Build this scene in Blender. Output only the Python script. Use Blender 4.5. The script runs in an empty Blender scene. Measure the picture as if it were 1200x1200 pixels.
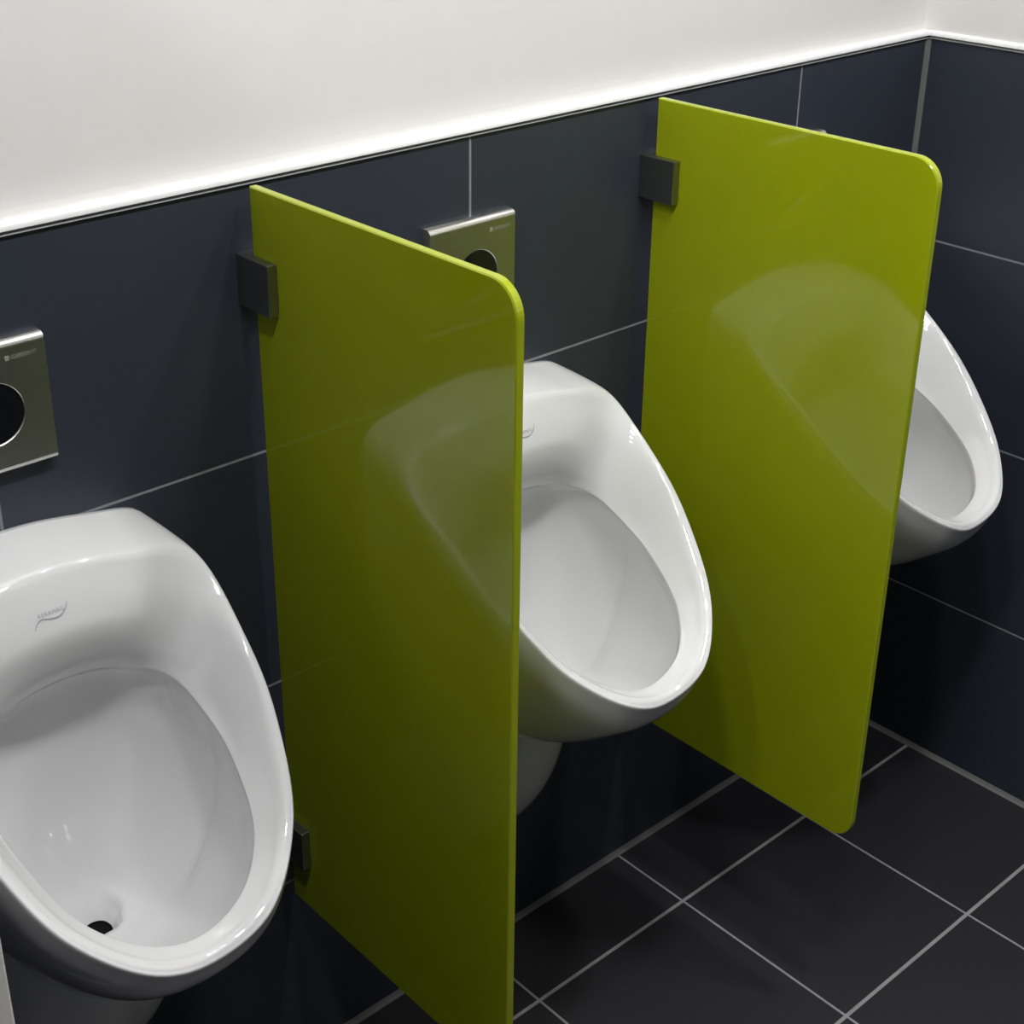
import bpy, bmesh, math, random
from mathutils import Vector, Matrix
from mathutils.bvhtree import BVHTree

scene = bpy.context.scene
COL = scene.collection

# ------------------------------------------------------------------ helpers
def link(o, parent=None):
    COL.objects.link(o)
    if parent is not None:
        o.parent = parent
    return o

def obj(name, bm, mat, parent=None, smooth=False):
    me = bpy.data.meshes.new(name)
    bmesh.ops.recalc_face_normals(bm, faces=bm.faces[:])
    bm.to_mesh(me); bm.free()
    for m in (mat if isinstance(mat, (list, tuple)) else [mat]):
        me.materials.append(m)
    if smooth:
        for p in me.polygons: p.use_smooth = True
    return link(bpy.data.objects.new(name, me), parent)

def thing(name, label, cat, loc=(0, 0, 0), group=None):
    o = bpy.data.objects.new(name, None)
    o.empty_display_size = .1
    o.location = loc
    o['label'] = label; o['category'] = cat
    if group: o['group'] = group
    return link(o)

def struct(o):
    o['kind'] = 'structure'
    return o

def add_box(bm, lo, hi):
    vs = [bm.verts.new((x, y, z)) for x in (lo[0], hi[0]) for y in (lo[1], hi[1]) for z in (lo[2], hi[2])]
    fs = [bm.faces.new([vs[i] for i in f]) for f in
          ((0, 1, 3, 2), (4, 6, 7, 5), (0, 4, 5, 1), (2, 3, 7, 6), (0, 2, 6, 4), (1, 5, 7, 3))]
    return vs, fs

def bevel_all(bm, w, seg=2):
    bmesh.ops.bevel(bm, geom=bm.edges[:], offset=w, segments=seg, profile=.5, affect='EDGES')

def box_bm(lo, hi, bev=0, seg=2):
    bm = bmesh.new(); add_box(bm, lo, hi)
    if bev: bevel_all(bm, bev, seg)
    return bm

def cat_rom(P, closed, n):
    """Catmull-Rom through list of vectors, n steps per span."""
    N = len(P); out = []
    spans = N if closed else N - 1
    g = (lambda i: P[i % N]) if closed else (lambda i: P[max(0, min(N - 1, i))])
    for i in range(spans):
        a, b, c, d = g(i - 1), g(i), g(i + 1), g(i + 2)
        for k in range(n):
            t = k / n
            out.append(.5 * ((2 * b) + (c - a) * t + (2 * a - 5 * b + 4 * c - d) * t * t + (3 * b - a - 3 * c + d) * t ** 3))
    if not closed: out.append(P[-1].copy())
    return out

# ------------------------------------------------------------------ materials
def new_mat(name):
    m = bpy.data.materials.new(name); m.use_nodes = True
    nt = m.node_tree
    return m, nt, nt.nodes['Principled BSDF']

def s2l(*c):
    return tuple(((v / 255) / 12.92 if v / 255 <= .04045 else ((v / 255 + .055) / 1.055) ** 2.4) for v in c) + (1,)

def node(nt, t, **kw):
    n = nt.nodes.new(t)
    for k, v in kw.items(): setattr(n, k, v)
    return n

def math_n(nt, op, a, b=None, c=None):
    n = node(nt, 'ShaderNodeMath', operation=op)
    for i, v in enumerate((a, b, c)):
        if v is None: continue
        if isinstance(v, (int, float)): n.inputs[i].default_value = v
        else: nt.links.new(v, n.inputs[i])
    return n.outputs[0]

def simple(name, col, rough=.5, metal=0, noise=0, nscale=40, spec=None, coat=0):
    m, nt, b = new_mat(name)
    b.inputs['Base Color'].default_value = col
    b.inputs['Roughness'].default_value = rough
    b.inputs['Metallic'].default_value = metal
    if spec is not None: b.inputs['Specular IOR Level'].default_value = spec
    if coat: b.inputs['Coat Weight'].default_value = coat; b.inputs['Coat Roughness'].default_value = .03
    if noise:
        tc = node(nt, 'ShaderNodeNewGeometry')
        no = node(nt, 'ShaderNodeTexNoise'); no.inputs['Scale'].default_value = nscale; no.inputs['Detail'].default_value = 4
        nt.links.new(tc.outputs['Position'], no.inputs['Vector'])
        mx = node(nt, 'ShaderNodeMix', data_type='RGBA')
        mx.inputs['A'].default_value = tuple(c * (1 - noise) for c in col[:3]) + (1,)
        mx.inputs['B'].default_value = tuple(min(1, c * (1 + noise)) for c in col[:3]) + (1,)
        nt.links.new(no.outputs['Fac'], mx.inputs['Factor'])
        nt.links.new(mx.outputs['Result'], b.inputs['Base Color'])
    return m

def tile_mat(name, axes, size, origin, gap, tile_col, grout_col, rough=.42):
    """Flat tiles with grout lines; axes = which world axes run along the surface."""
    m, nt, b = new_mat(name)
    geo = node(nt, 'ShaderNodeNewGeometry')
    sep = node(nt, 'ShaderNodeSeparateXYZ'); nt.links.new(geo.outputs['Position'], sep.inputs[0])
    masks = []; cells = []
    for ax, s, o, g in zip(axes, size, origin, gap):
        u = math_n(nt, 'DIVIDE', math_n(nt, 'SUBTRACT', sep.outputs[ax], o), s)
        cells.append(math_n(nt, 'FLOOR', u))
        fr = math_n(nt, 'FRACT', u)
        d = math_n(nt, 'MULTIPLY', math_n(nt, 'MINIMUM', fr, math_n(nt, 'SUBTRACT', 1.0, fr)), s)
        ss = node(nt, 'ShaderNodeMapRange', interpolation_type='SMOOTHSTEP')
        ss.inputs['From Min'].default_value = g / 2 - .0004; ss.inputs['From Max'].default_value = g / 2 + .0006
        nt.links.new(d, ss.inputs['Value'])
        masks.append(ss.outputs[0])
    tile = math_n(nt, 'MULTIPLY', masks[0], masks[1])        # 1 on the tile, 0 in the grout
    comb = node(nt, 'ShaderNodeCombineXYZ')
    nt.links.new(cells[0], comb.inputs[0]); nt.links.new(cells[1], comb.inputs[1])
    wn = node(nt, 'ShaderNodeTexWhiteNoise', noise_dimensions='3D'); nt.links.new(comb.outputs[0], wn.inputs['Vector'])
    no = node(nt, 'ShaderNodeTexNoise'); no.inputs['Scale'].default_value = 9; no.inputs['Detail'].default_value = 6
    no.inputs['Roughness'].default_value = .65
    nt.links.new(geo.outputs['Position'], no.inputs['Vector'])
    var = math_n(nt, 'ADD', math_n(nt, 'MULTIPLY', no.outputs['Fac'], .5), math_n(nt, 'MULTIPLY', wn.outputs['Value'], .16))
    mt = node(nt, 'ShaderNodeMix', data_type='RGBA')
    mt.inputs['A'].default_value = tuple(c * .78 for c in tile_col[:3]) + (1,)
    mt.inputs['B'].default_value = tuple(c * 1.25 for c in tile_col[:3]) + (1,)
    nt.links.new(var, mt.inputs['Factor'])
    gn = node(nt, 'ShaderNodeTexNoise'); gn.inputs['Scale'].default_value = 60
    nt.links.new(geo.outputs['Position'], gn.inputs['Vector'])
    mg = node(nt, 'ShaderNodeMix', data_type='RGBA')
    mg.inputs['A'].default_value = tuple(c * .75 for c in grout_col[:3]) + (1,)
    mg.inputs['B'].default_value = tuple(c * 1.15 for c in grout_col[:3]) + (1,)
    nt.links.new(gn.outputs['Fac'], mg.inputs['Factor'])
    mx = node(nt, 'ShaderNodeMix', data_type='RGBA')
    nt.links.new(tile, mx.inputs['Factor']); nt.links.new(mg.outputs['Result'], mx.inputs['A']); nt.links.new(mt.outputs['Result'], mx.inputs['B'])
    nt.links.new(mx.outputs['Result'], b.inputs['Base Color'])
    rr = node(nt, 'ShaderNodeMapRange'); rr.inputs['To Min'].default_value = .85; rr.inputs['To Max'].default_value = rough
    nt.links.new(tile, rr.inputs['Value']); nt.links.new(rr.outputs[0], b.inputs['Roughness'])
    fine = node(nt, 'ShaderNodeTexNoise'); fine.inputs['Scale'].default_value = 160; fine.inputs['Detail'].default_value = 3
    nt.links.new(geo.outputs['Position'], fine.inputs['Vector'])
    h = math_n(nt, 'ADD', math_n(nt, 'MULTIPLY', tile, 1.0), math_n(nt, 'MULTIPLY', fine.outputs['Fac'], .12))
    bp = node(nt, 'ShaderNodeBump'); bp.inputs['Strength'].default_value = .5; bp.inputs['Distance'].default_value = .0012
    nt.links.new(h, bp.inputs['Height']); nt.links.new(bp.outputs[0], b.inputs['Normal'])
    return m

TILE = s2l(50, 55, 66); GROUT = s2l(134, 138, 142)
M_tile_back = tile_mat('slate_tile_back', (0, 2), (.6, .3), (-.3, 0), (.003, .003), TILE, GROUT)
M_tile_right = tile_mat('slate_tile_right', (1, 2), (.6, .3), (-.45, 0), (.003, .003), TILE, GROUT)
M_tile_floor = tile_mat('slate_tile_floor', (0, 1), (.3005, .2998), (-.594, -.1413), (.0036, .0052), s2l(37, 37, 42), s2l(148, 147, 150), .5)
M_plaster = simple('white_plaster', s2l(224, 222, 220), .75, noise=.02, nscale=30)
M_trim = simple('white_tile_trim', s2l(236, 236, 236), .22)
M_joint = simple('grey_joint', s2l(128, 130, 132), .7)
M_bead = simple('grey_silicone', s2l(98, 100, 98), .5, noise=.12, nscale=25)
M_ceram = simple('white_ceramic', s2l(219, 219, 220), .045, coat=.4)
M_ceram2 = simple('white_ceramic_drain', s2l(120, 118, 115), .2)
M_drain_shade = simple('drain_shade_black', (.006, .006, .006, 1), .9, spec=.1)  # near-black colour stands in for the shade inside the drain
M_anthracite = simple('anthracite_laminate', s2l(52, 54, 60), .4)
M_mark = simple('grey_print', s2l(158, 160, 164), .4)
M_clamp = simple('brushed_clamp_metal', (.33, .33, .31, 1), .36, 1)
M_rubber = simple('grey_rubber', (.05, .05, .05, 1), .7)
M_sensor = simple('black_sensor_window', (.006, .007, .008, 1), .12)
M_whitelam = simple('white_laminate', s2l(222, 220, 214), .4)
M_frame = simple('white_lamp_metal', (.8, .8, .8, 1), .4)

def steel_mat():
    m, nt, b = new_mat('brushed_steel')
    b.inputs['Base Color'].default_value = (.66, .66, .62, 1); b.inputs['Metallic'].default_value = 1
    b.inputs['Roughness'].default_value = .4
    b.inputs['Anisotropic'].default_value = .5
    geo = node(nt, 'ShaderNodeNewGeometry'); mp = node(nt, 'ShaderNodeMapping'); mp.inputs['Scale'].default_value = (12, 40, 900)
    nt.links.new(geo.outputs['Position'], mp.inputs['Vector'])
    no = node(nt, 'ShaderNodeTexNoise'); no.inputs['Scale'].default_value = 1; nt.links.new(mp.outputs[0], no.inputs['Vector'])
    bp = node(nt, 'ShaderNodeBump'); bp.inputs['Strength'].default_value = .12; bp.inputs['Distance'].default_value = .0003
    nt.links.new(no.outputs['Fac'], bp.inputs['Height']); nt.links.new(bp.outputs[0], b.inputs['Normal'])
    return m
M_steel = steel_mat()
M_steel_mark = simple('etched_mark', s2l(165, 168, 150), .5, .3)

M_green = simple('green_lacquered_glass', s2l(150, 162, 16), .07, noise=.04, nscale=18)
M_green_edge = simple('green_glass_edge', s2l(154, 166, 30), .12)

LAMP_POWER = 222
def emit_mat(name, col, strength):
    m, nt, b = new_mat(name)
    b.inputs['Base Color'].default_value = (.8, .8, .8, 1)
    b.inputs['Emission Color'].default_value = col; b.inputs['Emission Strength'].default_value = strength
    return m

# ------------------------------------------------------------------ room shell
X0, Y0, H, ZC = -3.6, -2.7, 1.2, 2.6      # left wall, wall behind the camera, tile height, ceiling
bm = box_bm((X0 - .1, Y0 - .1, -.1), (.1, .12, 0)); struct(obj('floor', bm, M_tile_floor))
bm = box_bm((X0 - .1, Y0 - .1, ZC), (.1, .12, ZC + .1)); struct(obj('ceiling', bm, M_plaster))

# tall back wall: plaster that curves out to the top of the tiling
REC = .009
bm = bmesh.new()
prof = [(.12, 0), (0, 0), (0, H), (0, H + .0)]
prof = [(.12, 0), (0.002, 0), (0.002, H + .001)]
for k in range(0, 9):
    t = k / 8
    prof.append((REC * (1 - (1 - t) ** 2.2) + .002, H + .002 + .05 * t ** 1.6))
prof += [(REC + .002, ZC), (.12, ZC)]
ends = []
for x in (X0 - .1, .1):
    ends.append([bm.verts.new((x, y, z)) for y, z in prof])
n = len(prof)
for i in range(n):
    bm.faces.new((ends[0][i], ends[0][(i + 1) % n], ends[1][(i + 1) % n], ends[1][i]))
bm.faces.new(ends[0]); bm.faces.new(ends[1])
wall_back = struct(obj('wall_back', bm, M_plaster))
bm = box_bm((X0, -.0, 0), (0, .0018, H)); struct(obj('tile_cladding', bm, M_tile_back, wall_back))

bm = box_bm((.002, Y0 - .1, 0), (.1, .02, ZC)); wall_right = struct(obj('wall_right', bm, M_plaster))
bm = box_bm((0, Y0, 0), (.0018, 0, H)); struct(obj('tile_cladding', bm, M_tile_right, wall_right))
bm = box_bm((X0 - .1, Y0, 0), (X0, .012, ZC)); wl = struct(obj('wall_left', bm, M_plaster))
bm = box_bm((X0, Y0, 0), (X0 + .002, 0, H)); struct(obj('tile_cladding', bm, M_tile_right, wl))
bm = box_bm((X0, Y0 - .1, 0), (0, Y0, ZC)); wf = struct(obj('wall_front', bm, M_tile_back))

# white tile trim along the top of the tiles, with a grey joint under it
def trim_bar(name, a, b, out, mat, r):
    """Rounded bar from a to b; out = horizontal direction into the room."""
    bm = bmesh.new(); pts = []
    a, b, out = Vector(a), Vector(b), Vector(out)
    for k in range(9):
        t = math.pi / 2 * k / 8
        pts.append((r[0] * math.cos(t), r[1] * math.sin(t)))
    pts.append((-.012, r[1])); pts.append((-.012, 0))
    rows = []
    for e in (a, b):
        rows.append([bm.verts.new(e + out * p[0] + Vector((0, 0, p[1]))) for p in pts])
    m = len(pts)
    for i in range(m):
        bm.faces.new((rows[0][i], rows[0][(i + 1) % m], rows[1][(i + 1) % m], rows[1][i]))
    bm.faces.new(rows[0]); bm.faces.new(rows[1])
    return struct(obj(name, bm, mat))
trim_bar('trim_1', (X0, 0, H + .003), (0, 0, H + .003), (0, -1, 0), M_trim, (.004, .007))
trim_bar('trim_2', (0, -.0, H + .003), (0, Y0, H + .003), (-1, 0, 0), M_trim, (.004, .007))
# silicone beads in the inner corners
def bead(name, a, b, u, v, r, mat=None):
    bm = bmesh.new(); a, b, u, v = map(Vector, (a, b, u, v)); rows = []
    pts = [(0, 0), (r, 0), (r * .42, r * .42), (0, r)]
    for e in (a, b): rows.append([bm.verts.new(e + u * p[0] + v * p[1]) for p in pts])
    for i in range(4): bm.faces.new((rows[0][i], rows[0][(i + 1) % 4], rows[1][(i + 1) % 4], rows[1][i]))
    bm.faces.new(rows[0]); bm.faces.new(rows[1])
    return struct(obj(name, bm, mat or M_bead))
bead('trim_3', (X0, 0, 0), (0, 0, 0), (0, -1, 0), (0, 0, 1), .007)
bead('trim_4', (0, 0, 0), (0, Y0, 0), (-1, 0, 0), (0, 0, 1), .007)
bead('trim_5', (0, 0, 0), (0, 0, H), (-1, 0, 0), (0, -1, 0), .006)
bead('trim_6', (X0, 0, H - .0015), (0, 0, H - .0015), (0, -1, 0), (0, 0, 1), .003, M_joint)
bead('trim_7', (0, 0, H - .0015), (0, Y0, H - .0015), (-1, 0, 0), (0, 0, 1), .003, M_joint)

# ------------------------------------------------------------------ urinal
ZB = .23
RINGS = {
 'wall': [(0, .0008, .911), (.085, .0008, .900), (.149, .0008, .879), (.161, .0008, .78), (.157, .0008, .67), (.143, .0008, .555), (.100, .0008, .488), (0, .0008, .470)],
 'mid':  [(0, -.045, .907), (.085, -.045, .897), (.155, -.045, .873), (.167, -.088, .782), (.157, -.130, .682), (.133, -.165, .588), (.078, -.182, .512), (0, -.188, .490)],
 'und':  [(0, -.078, .9045), (.085, -.079, .893), (.157, -.077, .868), (.168, -.148, .788), (.156, -.212, .716), (.127, -.268, .640), (.070, -.307, .586), (0, -.314, .570)],
 'rim0': [(0, -.086, .9015), (.085, -.088, .889), (.155, -.089, .861), (.163, -.174, .793), (.149, -.239, .735), (.119, -.298, .676), (.061, -.341, .631), (0, -.343, .612)],
 'rim1': [(0, -.094, .889), (.082, -.094, .878), (.150, -.097, .851)],
 'rim2': [(0, -.106, .864), (.076, -.106, .852), (.138, -.108, .829)],
 'rim3': [(0, -.112, .842), (.070, -.111, .829), (.124, -.113, .803)],
 'rim4': [(0, -.104, .808), (.066, -.104, .796), (.111, -.115, .774)],
 'lip':  [(0, -.092, .787), (.062, -.092, .774), (.102, -.112, .754), (.114, -.166, .724), (.111, -.209, .702), (.091, -.271, .665), (.050, -.308, .638), (0, -.314, .622)],
 'lip2': [(0, -.088, .784), (.062, -.088, .771), (.103, -.108, .751), (.115, -.164, .720), (.112, -.207, .698), (.092, -.268, .661), (.051, -.305, .633), (0, -.311, .617)],
 'in1':  [(0, -.074, .770), (.062, -.075, .757), (.104, -.100, .733), (.117, -.156, .700), (.116, -.203, .680), (.095, -.262, .642), (.053, -.298, .613), (0, -.304, .598)],
 'in2':  [(0, -.064, .735), (.060, -.068, .722), (.103, -.095, .695), (.123, -.150, .650), (.114, -.192, .634), (.093, -.243, .602), (.052, -.274, .578), (0, -.281, .567)],
 'in3':  [(0, -.058, .665), (.052, -.064, .652), (.090, -.092, .622), (.112, -.147, .588), (.100, -.178, .579), (.080, -.215, .559), (.045, -.238, .546), (0, -.245, .541)],
 'in4':  [(0, -.058, .590), (.034, -.062, .578), (.060, -.086, .548), (.081, -.143, .528), (.068, -.160, .525), (.052, -.178, .518), (.029, -.189, .514), (0, -.192, .512)],
 'in5':  [(0, -.059, .530), (.020, -.062, .525), (.036, -.079, .510), (.045, -.114, .501), (.040, -.128, .499), (.030, -.138, .498), (.016, -.144, .497), (0, -.146, .497)],
 'in6':  [(0, -.063, .505), (.015, -.066, .502), (.025, -.077, .498), (.030, -.097, .494), (.027, -.107, .492), (.021, -.116, .491), (.011, -.122, .490), (0, -.123, .490)],
 'in7':  [(0, -.069, .488), (.011, -.072, .486), (.019, -.080, .484), (.023, -.095, .482), (.020, -.103, .482), (.016, -.110, .481), (.008, -.114, .481), (0, -.115, .481)],
 'in8':  [(0, -.077, .470), (.008, -.079, .470), (.013, -.084, .470), (.015, -.093, .470), (.014, -.099, .470), (.011, -.104, .470), (.006, -.107, .470), (0, -.108, .470)],
}
# the rounded rim: from the outer edge over a crest and down a scooped slope to the lip
RN = Vector((0, -.61, .79))
for k in range(3, 8):
    P, L = Vector(RINGS['rim0'][k]), Vector(RINGS['lip'][k])
    e = L - P; ln = e.length
    sc = max(0, min(1, (ln - .035) / .05))
    for nm, dist, up in (('rim1', .009, .0065 + .001 * sc), ('rim2', .022, .0085 + .0045 * sc), ('rim3', .6 * ln, .0055 + .002 * sc), ('rim4', .86 * ln, .0025 - .002 * sc)):
        if nm == 'rim2': dist = min(dist, .42 * ln)
        if nm == 'rim1': dist = min(dist, .18 * ln)
        RINGS[nm].append(tuple(P + e / ln * dist + RN * up))
    RINGS['rim0'][k] = tuple(P - RN * .003)
ORDER = list(RINGS)

def cent_rom(P, closed, n):
    """Centripetal Catmull-Rom through list of vectors."""
    N = len(P); out = []
    def g(i):
        if closed: return P[i % N]
        if i < 0: return P[0] * 2 - P[1]
        if i >= N: return P[-1] * 2 - P[-2]
        return P[i]
    for i in range(N if closed else N - 1):
        q = [g(i - 1), g(i), g(i + 1), g(i + 2)]
        t = [0]
        for a, b in zip(q, q[1:]): t.append(t[-1] + max((b - a).length, 1e-7) ** .5)
        L = lambda a, b, ta, tb, u: a * ((tb - u) / (tb - ta)) + b * ((u - ta) / (tb - ta))
        for k in range(n):
            u = t[1] + (t[2] - t[1]) * k / n
            A1, A2, A3 = L(q[0], q[1], t[0], t[1], u), L(q[1], q[2], t[1], t[2], u), L(q[2], q[3], t[2], t[3], u)
            out.append(L(L(A1, A2, t[0], t[2], u), L(A2, A3, t[1], t[3], u), t[1], t[2], u))
    if not closed: out.append(P[-1].copy())
    return out

def bowl_bm():
    NA, NR = 10, 5
    loops = []
    for k in ORDER:
        h = [Vector(p) for p in RINGS[k]]
        mir = lambda L: [Vector((-p.x, p.y, p.z)) for p in L]
        full = h + mir(h[1:-1][::-1])
        smooth = cent_rom(full, True, NA)
        if k in ('in1', 'in2', 'in3', 'in4'):
            # trough at the back and front shell meet in a soft valley (control point 3)
            front = cent_rom(h[3:] + mir(h[3:-1][::-1]), False, NA)
            back = cent_rom(mir(h[1:4][::-1]) + h[:4], False, NA)
            m = 3 * NA
            smooth = back[m:2 * m] + front[:-1] + back[:m]
        loops.append(smooth)
    n = len(loops[0])
    cols = []
    cut = ORDER.index('lip')
    for j in range(n):
        a = cat_rom([L[j] for L in loops[:cut + 1]], False, NR)
        b = cat_rom([L[j] for L in loops[cut:]], False, NR)
        cols.append(a + b[1:])
    bm = bmesh.new()
    V = [[bm.verts.new(p - Vector((0, 0, ZB))) for p in c] for c in cols]
    for j in range(n):
        for i in range(len(V[0]) - 1):
            q = (V[j][i], V[j][i + 1], V[(j + 1) % n][i + 1], V[(j + 1) % n][i])
            m = sum((v.co for v in q), Vector()) / 4
            if i < 2 * NR and m.z < .50 - ZB and (m.x / .075) ** 2 + (m.y / .112) ** 2 < 1 and m.y < -.004:
                continue        # the shell is open where the drain runs down into the siphon housing
            bm.faces.new(q)
    bm.faces.new([V[j][0] for j in range(n)])
    return bm, [[Vector(v.co) for v in (V[j][-1] for j in range(n))]]

def siphon_bm():
    """Rounded housing under the bowl, standing out from the wall."""
    bm = bmesh.new(); rows = []
    NZ, NA = 22, 28
    for i in range(NZ + 1):
        ph = -math.pi / 2 + (math.pi / 2) * i / NZ
        z = .425 + .19 * math.sin(ph); r = max(math.cos(ph), .02)
        row = []
        for j in range(NA + 1):
            th = math.pi * j / NA
            c, s = math.cos(th), math.sin(th)
            x = math.copysign(abs(c) ** .85, c) * .127 * r
            y = -(abs(s) ** .9) * .123 * r
            row.append(bm.verts.new((x, y, z - ZB)))
        rows.append(row)
    top = [bm.verts.new((v.co.x, v.co.y, .484 + .045 * (v.co.x / .127) ** 2 - ZB)) for v in rows[-1]]
    rows.append(top)
    for a, b in zip(rows, rows[1:]):
        for j in range(NA): bm.faces.new((a[j], a[j + 1], b[j + 1], b[j]))
    bm.faces.new(rows[0])
    for a, b in zip(rows, rows[1:]): bm.faces.new((a[0], b[0], b[-1], a[-1]))
    return bm

def text_mesh(body, size, align='CENTER'):
    cu = bpy.data.curves.new('lettering', 'FONT'); cu.body = body; cu.size = size; cu.align_x = align
    cu.space_character = 1.12; cu.resolution_u = 3
    o = bpy.data.objects.new('lettering', cu); COL.objects.link(o)
    bpy.context.view_layer.update()
    me = bpy.data.meshes.new_from_object(o.evaluated_get(bpy.context.evaluated_depsgraph_get()))
    bm = bmesh.new(); bm.from_mesh(me)
    bpy.data.objects.remove(o); bpy.data.meshes.remove(me)
    return bm

def build_urinal(x, label, group):
    root = thing('urinal', label, 'urinal', (x, 0, ZB), group)
    bm, end = bowl_bm()
    bvh = BVHTree.FromBMesh(bm)
    obj('bowl', bm, M_ceram, root, True)
    o = obj('siphon_housing', siphon_bm(), M_ceram, root)
    for p in o.data.polygons: p.use_smooth = len(p.vertices) == 4 and p.normal.y < -.01 or p.normal.z < -.1
    # drain: shallow cap closing the funnel, painted black for the shade down the throat
    d = bmesh.new(); loop = [d.verts.new(p) for p in end[0]]
    low = [d.verts.new(p + Vector((0, 0, -.0022))) for p in end[0]]
    for j in range(len(loop)): d.faces.new((loop[j], loop[(j + 1) % len(loop)], low[(j + 1) % len(loop)], low[j]))
    d.faces.new(low)
    o = obj('drain', d, M_drain_shade, root); o['label'] = 'drain hole, its inner shade painted as a black cap'
    # printed mark on the brow: small capitals above a swoosh
    t = text_mesh('KERAMAG', .0052)
    for v in t.verts: v.co = Vector((v.co.x - .0075, 0, v.co.y * 1.0 + .868 - ZB))
    bmesh.ops.subdivide_edges(t, edges=[e for e in t.edges if e.calc_length() > .004], cuts=2)
    sw = [(-.0265, .8590), (-.022, .8645), (-.017, .8662), (-.010, .8645), (-.003, .8638), (.003, .8655), (.0085, .8705), (.0105, .8745)]
    sw = cat_rom([Vector((a, 0, b)) for a, b in sw], False, 5)
    L, R = [], []
    for i, p in enumerate(sw):
        q = (sw[min(i + 1, len(sw) - 1)] - sw[max(i - 1, 0)]).normalized()
        w = .00055 * (.5 + math.sin(math.pi * i / (len(sw) - 1)))
        nrm = Vector((-q.z, 0, q.x)) * w
        L.append(t.verts.new(p + nrm - Vector((0, 0, ZB)))); R.append(t.verts.new(p - nrm - Vector((0, 0, ZB))))
    for i in range(len(sw) - 1): t.faces.new((L[i], L[i + 1], R[i + 1], R[i]))
    for v in t.verts:
        hit, nrm, _, _ = bvh.ray_cast(Vector((v.co.x, -.5, v.co.z)), Vector((0, 1, 0)))
        if hit: v.co = hit + Vector((0, -.0003, .0002))
    o = obj('maker_mark', t, M_mark, root); o['label'] = 'small grey printed mark with a swoosh'
    return root

URINALS = [
 (-1.5, 'white ceramic wall urinal nearest the camera, cut by the left edge of the photo'),
 (-.9, 'white ceramic wall urinal between the two green dividers, middle of the three'),
 (-.274, 'white ceramic wall urinal farthest away in the corner, half hidden behind the far green divider'),
]
first = build_urinal(*URINALS[0], 'urinals along the tiled wall')
for x, lab in URINALS[1:]:
    c = first.copy(); COL.objects.link(c); c.location = (x, 0, ZB); c['label'] = lab
    for ch in list(first.children):
        k = ch.copy(); COL.objects.link(k); k.parent = c

# ------------------------------------------------------------------ green dividers
YI, ZT, ZLO, TH = .0145, 1.200, .293, .010
def build_divider(x, label, YO):
    root = thing('urinal_divider', label, 'divider', (x, 0, 0), 'green glass dividers')
    out = []
    R = .032
    out.append((-YI, ZLO)); out.append((-YI, ZT))
    for k in range(13):
        t = math.pi / 2 * k / 12
        out.append((-YO + R - R * math.sin(t), ZT - R + R * math.cos(t)))
    for k in range(13):
        t = math.pi / 2 * k / 12
        out.append((-YO + R - R * math.cos(t), ZLO + R - R * math.sin(t)))
    bm = bmesh.new()
    n = len(out); e = .0012
    def shrink(p, d):       # small arris on every edge
        cy, cz = (-YI - YO) / 2, (ZT + ZLO) / 2
        return (p[0] + (d if p[0] < cy else -d), p[1] + (d if p[1] < cz else -d))
    layers = []
    for xx, d in ((-TH / 2, e), (-TH / 2 + e, 0), (TH / 2 - e, 0), (TH / 2, e)):
        layers.append([bm.verts.new((xx,) + shrink(p, d)) for p in out])
    for a, b in zip(layers, layers[1:]):
        for i in range(n):
            f = bm.faces.new((a[i], a[(i + 1) % n], b[(i + 1) % n], b[i])); f.material_index = 1
    bm.faces.new(layers[0]); bm.faces.new(layers[-1])
    obj('glass_panel', bm, [M_green, M_green_edge], root)
    for zc in (1.102, .390):
        bm = bmesh.new()
        cy0, cy1, h, w = 0.0005, -.057, .0275, .017
        add_box(bm, (-w, cy1, zc - h), (-TH / 2 - .0012, cy0, zc + h))
        add_box(bm, (TH / 2 + .0012, cy1, zc - h), (w, cy0, zc + h))
        bevel_all(bm, .001, 2)
        add_box(bm, (-TH / 2 - .003, -YI + .001, zc - h + .001), (TH / 2 + .003, cy0, zc + h - .001))
        cl = obj('clamp', bm, M_clamp, root)
        bm = bmesh.new()
        for sx in (-1, 1):
            a, b = sorted((sx * (TH / 2 + .0001), sx * (TH / 2 + .0013)))
            add_box(bm, (a, cy1 + .001, zc - h + .001), (b, -YI, zc + h - .001))
        obj('rubber_pad', bm, M_rubber, cl)
    return root
d1 = build_divider(-1.2, 'green glass divider between the nearest and the middle urinal, in the centre foreground', .4072)
d2 = build_divider(-.6, 'green glass divider farther back, between the middle urinal and the corner urinal', .4145)

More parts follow.
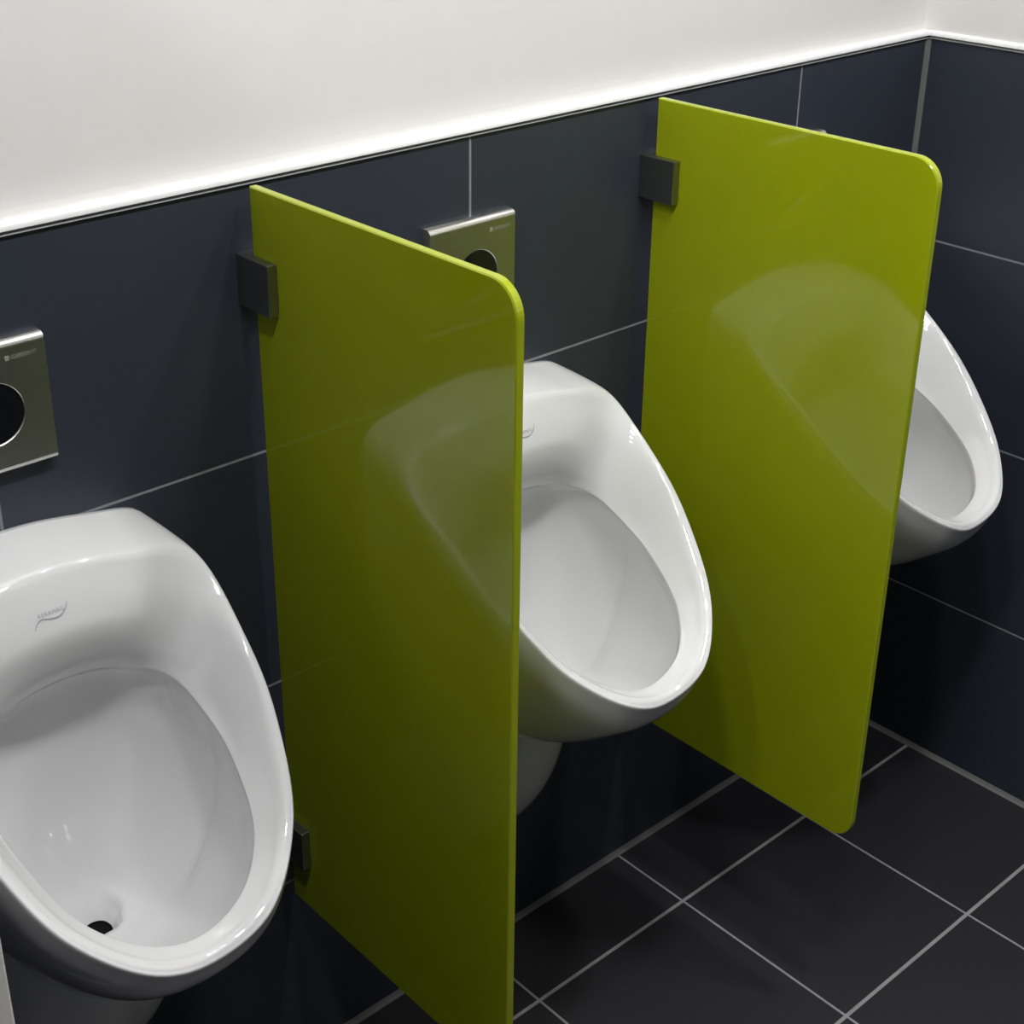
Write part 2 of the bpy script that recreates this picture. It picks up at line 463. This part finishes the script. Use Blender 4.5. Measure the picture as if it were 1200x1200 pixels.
# ------------------------------------------------------------------ flush plates
def build_plate(x, label):
    root = thing('flush_plate', label, 'flush plate', (x, 0, .974 if x < -.5 else .9715), 'flush plates above the urinals')
    S, D, HC, HR, HX = .130, .012, .0615, .031, .006
    N = 64
    bm = bmesh.new()
    def sq(t, half):       # point on the square outline at angle t
        c, s = math.cos(t), math.sin(t); m = max(abs(c), abs(s))
        return c / m * half, s / m * half
    ang = [2 * math.pi * (k + .5) / N for k in range(N)]
    for q in range(4):     # snap the nearest angles onto the corners
        a = math.pi / 4 + q * math.pi / 2
        k = min(range(N), key=lambda i: abs(ang[i] - a)); ang[k] = a
    zc = S / 2
    def ring(half, y, circ=None, vh=None):
        if circ: return [bm.verts.new((HX + circ * math.cos(t), y, HC + circ * math.sin(t))) for t in ang]
        return [bm.verts.new((sq(t, half)[0], y, zc + (sq(t, half)[1] if vh is None else sq(t, vh)[1]))) for t in ang]
    rows = [ring(S / 2, 0.0), ring(S / 2, -D + .006), ring(S / 2, -D + .0035, vh=S / 2 - .0008), ring(S / 2, -D + .0014, vh=S / 2 - .0026), ring(S / 2 - .0004, -D + .0003, vh=S / 2 - .0048), ring(S / 2 - .001, -D, vh=S / 2 - .0062),
            ring(0, -D, HR + .001), ring(0, -D + .0007, HR + .0002), ring(0, -D + .003, HR)]
    for a, b in zip(rows, rows[1:]):
        for i in range(N): bm.faces.new((a[i], a[(i + 1) % N], b[(i + 1) % N], b[i]))
    bm.faces.new(rows[0])
    obj('cover', bm, M_steel, root)
    bm = bmesh.new()
    c0 = [bm.verts.new((HX + HR * .998 * math.cos(t), -D + .0016, HC + HR * .998 * math.sin(t))) for t in ang]
    c1 = [bm.verts.new((HX + HR * .7 * math.cos(t), -D + .0010, HC + HR * .7 * math.sin(t))) for t in ang]
    for i in range(N): bm.faces.new((c0[i], c0[(i + 1) % N], c1[(i + 1) % N], c1[i]))
    bm.faces.new(c1)
    o = obj('sensor_window', bm, M_sensor, root); o['label'] = 'round black sensor window'
    t = text_mesh('GEBERIT', .0062, 'LEFT')
    for v in t.verts: v.co = Vector((v.co.x * 1.0 + .0305, -D - .00025, v.co.y + .1115))
    add_box(t, (.0245, -D - .0005, .1113), (.0285, -D - .0001, .1157))
    o = obj('maker_mark', t, M_steel_mark, root); o['label'] = 'pale lettering after a small square'
    return root
build_plate(-1.503, 'square steel flush plate cut by the left edge of the photo, above the nearest urinal')
build_plate(-.905, 'square steel flush plate above the middle urinal, partly behind the front green divider')
build_plate(-.3095, 'square steel flush plate above the corner urinal, hidden behind the far green divider')

# ------------------------------------------------------------------ pale partition at the left edge
root = thing('cubicle_partition', 'dark partition panel with a pale end edge showing at the lower left corner', 'partition', (-1.80, 0, 0))
bm = box_bm((-.010, -.636, .12), (.010, -.002, 1.95), .0012, 2); obj('board', bm, M_anthracite, root)
bm = box_bm((-.012, -.643, .12), (.012, -.634, 1.95), .0015, 2); o = obj('edge_profile', bm, M_whitelam, root); o['label'] = 'pale edge profile'
bm = box_bm((-.012, -.60, 0), (.012, -.57, .1215), .002); obj('foot', bm, M_frame, root)

# ------------------------------------------------------------------ lamps
M_lens = emit_mat('lamp_lens_glow', (1, .995, .985, 1), LAMP_POWER)
def downlight(x, y, label, r=.07):
    root = thing('ceiling_downlight', label, 'ceiling light', (x, y, ZC), 'row of round ceiling downlights')
    N = 32
    ringv = lambda bm, rr, zz: [bm.verts.new((rr * math.cos(2 * math.pi * k / N), rr * math.sin(2 * math.pi * k / N), zz)) for k in range(N)]
    bm = bmesh.new()
    rows = [ringv(bm, a, b) for a, b in ((r, -.0005), (r + .02, -.0005), (r + .018, -.008), (r + .004, -.014), (r, -.012))]
    for a, b in zip(rows, rows[1:]):
        for k in range(N): bm.faces.new((a[k], a[(k + 1) % N], b[(k + 1) % N], b[k]))
    obj('bezel', bm, M_frame, root)
    bm = bmesh.new()
    rows = [ringv(bm, r * .999, -.006), ringv(bm, r * .999, -.011), ringv(bm, r * .8, -.0135)]
    for a, b in zip(rows, rows[1:]):
        for k in range(N): bm.faces.new((a[k], a[(k + 1) % N], b[(k + 1) % N], b[k]))
    bm.faces.new(rows[-1]); bm.faces.new(rows[0])
    obj('lens', bm, M_lens, root)
LAMP_Y = -.85
for x, lab in [(-2.90, 'round ceiling downlight at the far left end of the row'),
               (-2.38, 'round ceiling downlight, second from the left end of the row'),
               (-1.83, 'round ceiling downlight over the space left of the nearest urinal'),
               (-1.30, 'round ceiling downlight over the front green divider'),
               (-.82, 'round ceiling downlight in front of the middle urinal'),
               (-.36, 'round ceiling downlight at the right end of the row, by the corner')]:
    downlight(x, LAMP_Y, lab)

w = bpy.data.worlds.new('world'); scene.world = w; w.use_nodes = True
w.node_tree.nodes['Background'].inputs[0].default_value = (.9, .95, 1, 1)
w.node_tree.nodes['Background'].inputs[1].default_value = 0.0

# ------------------------------------------------------------------ camera
cam = bpy.data.cameras.new('camera'); co = bpy.data.objects.new('camera', cam); COL.objects.link(co)
F, CX, CY = 1756.35, 549.59, 514.86
cam.sensor_width = 36; cam.sensor_fit = 'HORIZONTAL'
cam.lens = 36 * F / 1200
cam.shift_x = (600 - CX) / 1200; cam.shift_y = -(600 - CY) / 1200
R = Matrix(((.75344, -.65752, -.00039), (.28141, .32193, .90397), (-.59425, -.6812, .42759))).transposed()
mw = R.to_4x4(); mw.translation = (-1.9961, -1.2542, 1.6094)
co.matrix_world = mw
cam.clip_start = .01
scene.camera = co

scene.view_settings.view_transform = 'Standard'
scene.view_settings.look = 'None'
scene.view_settings.gamma = 1
scene.view_settings.exposure = 0
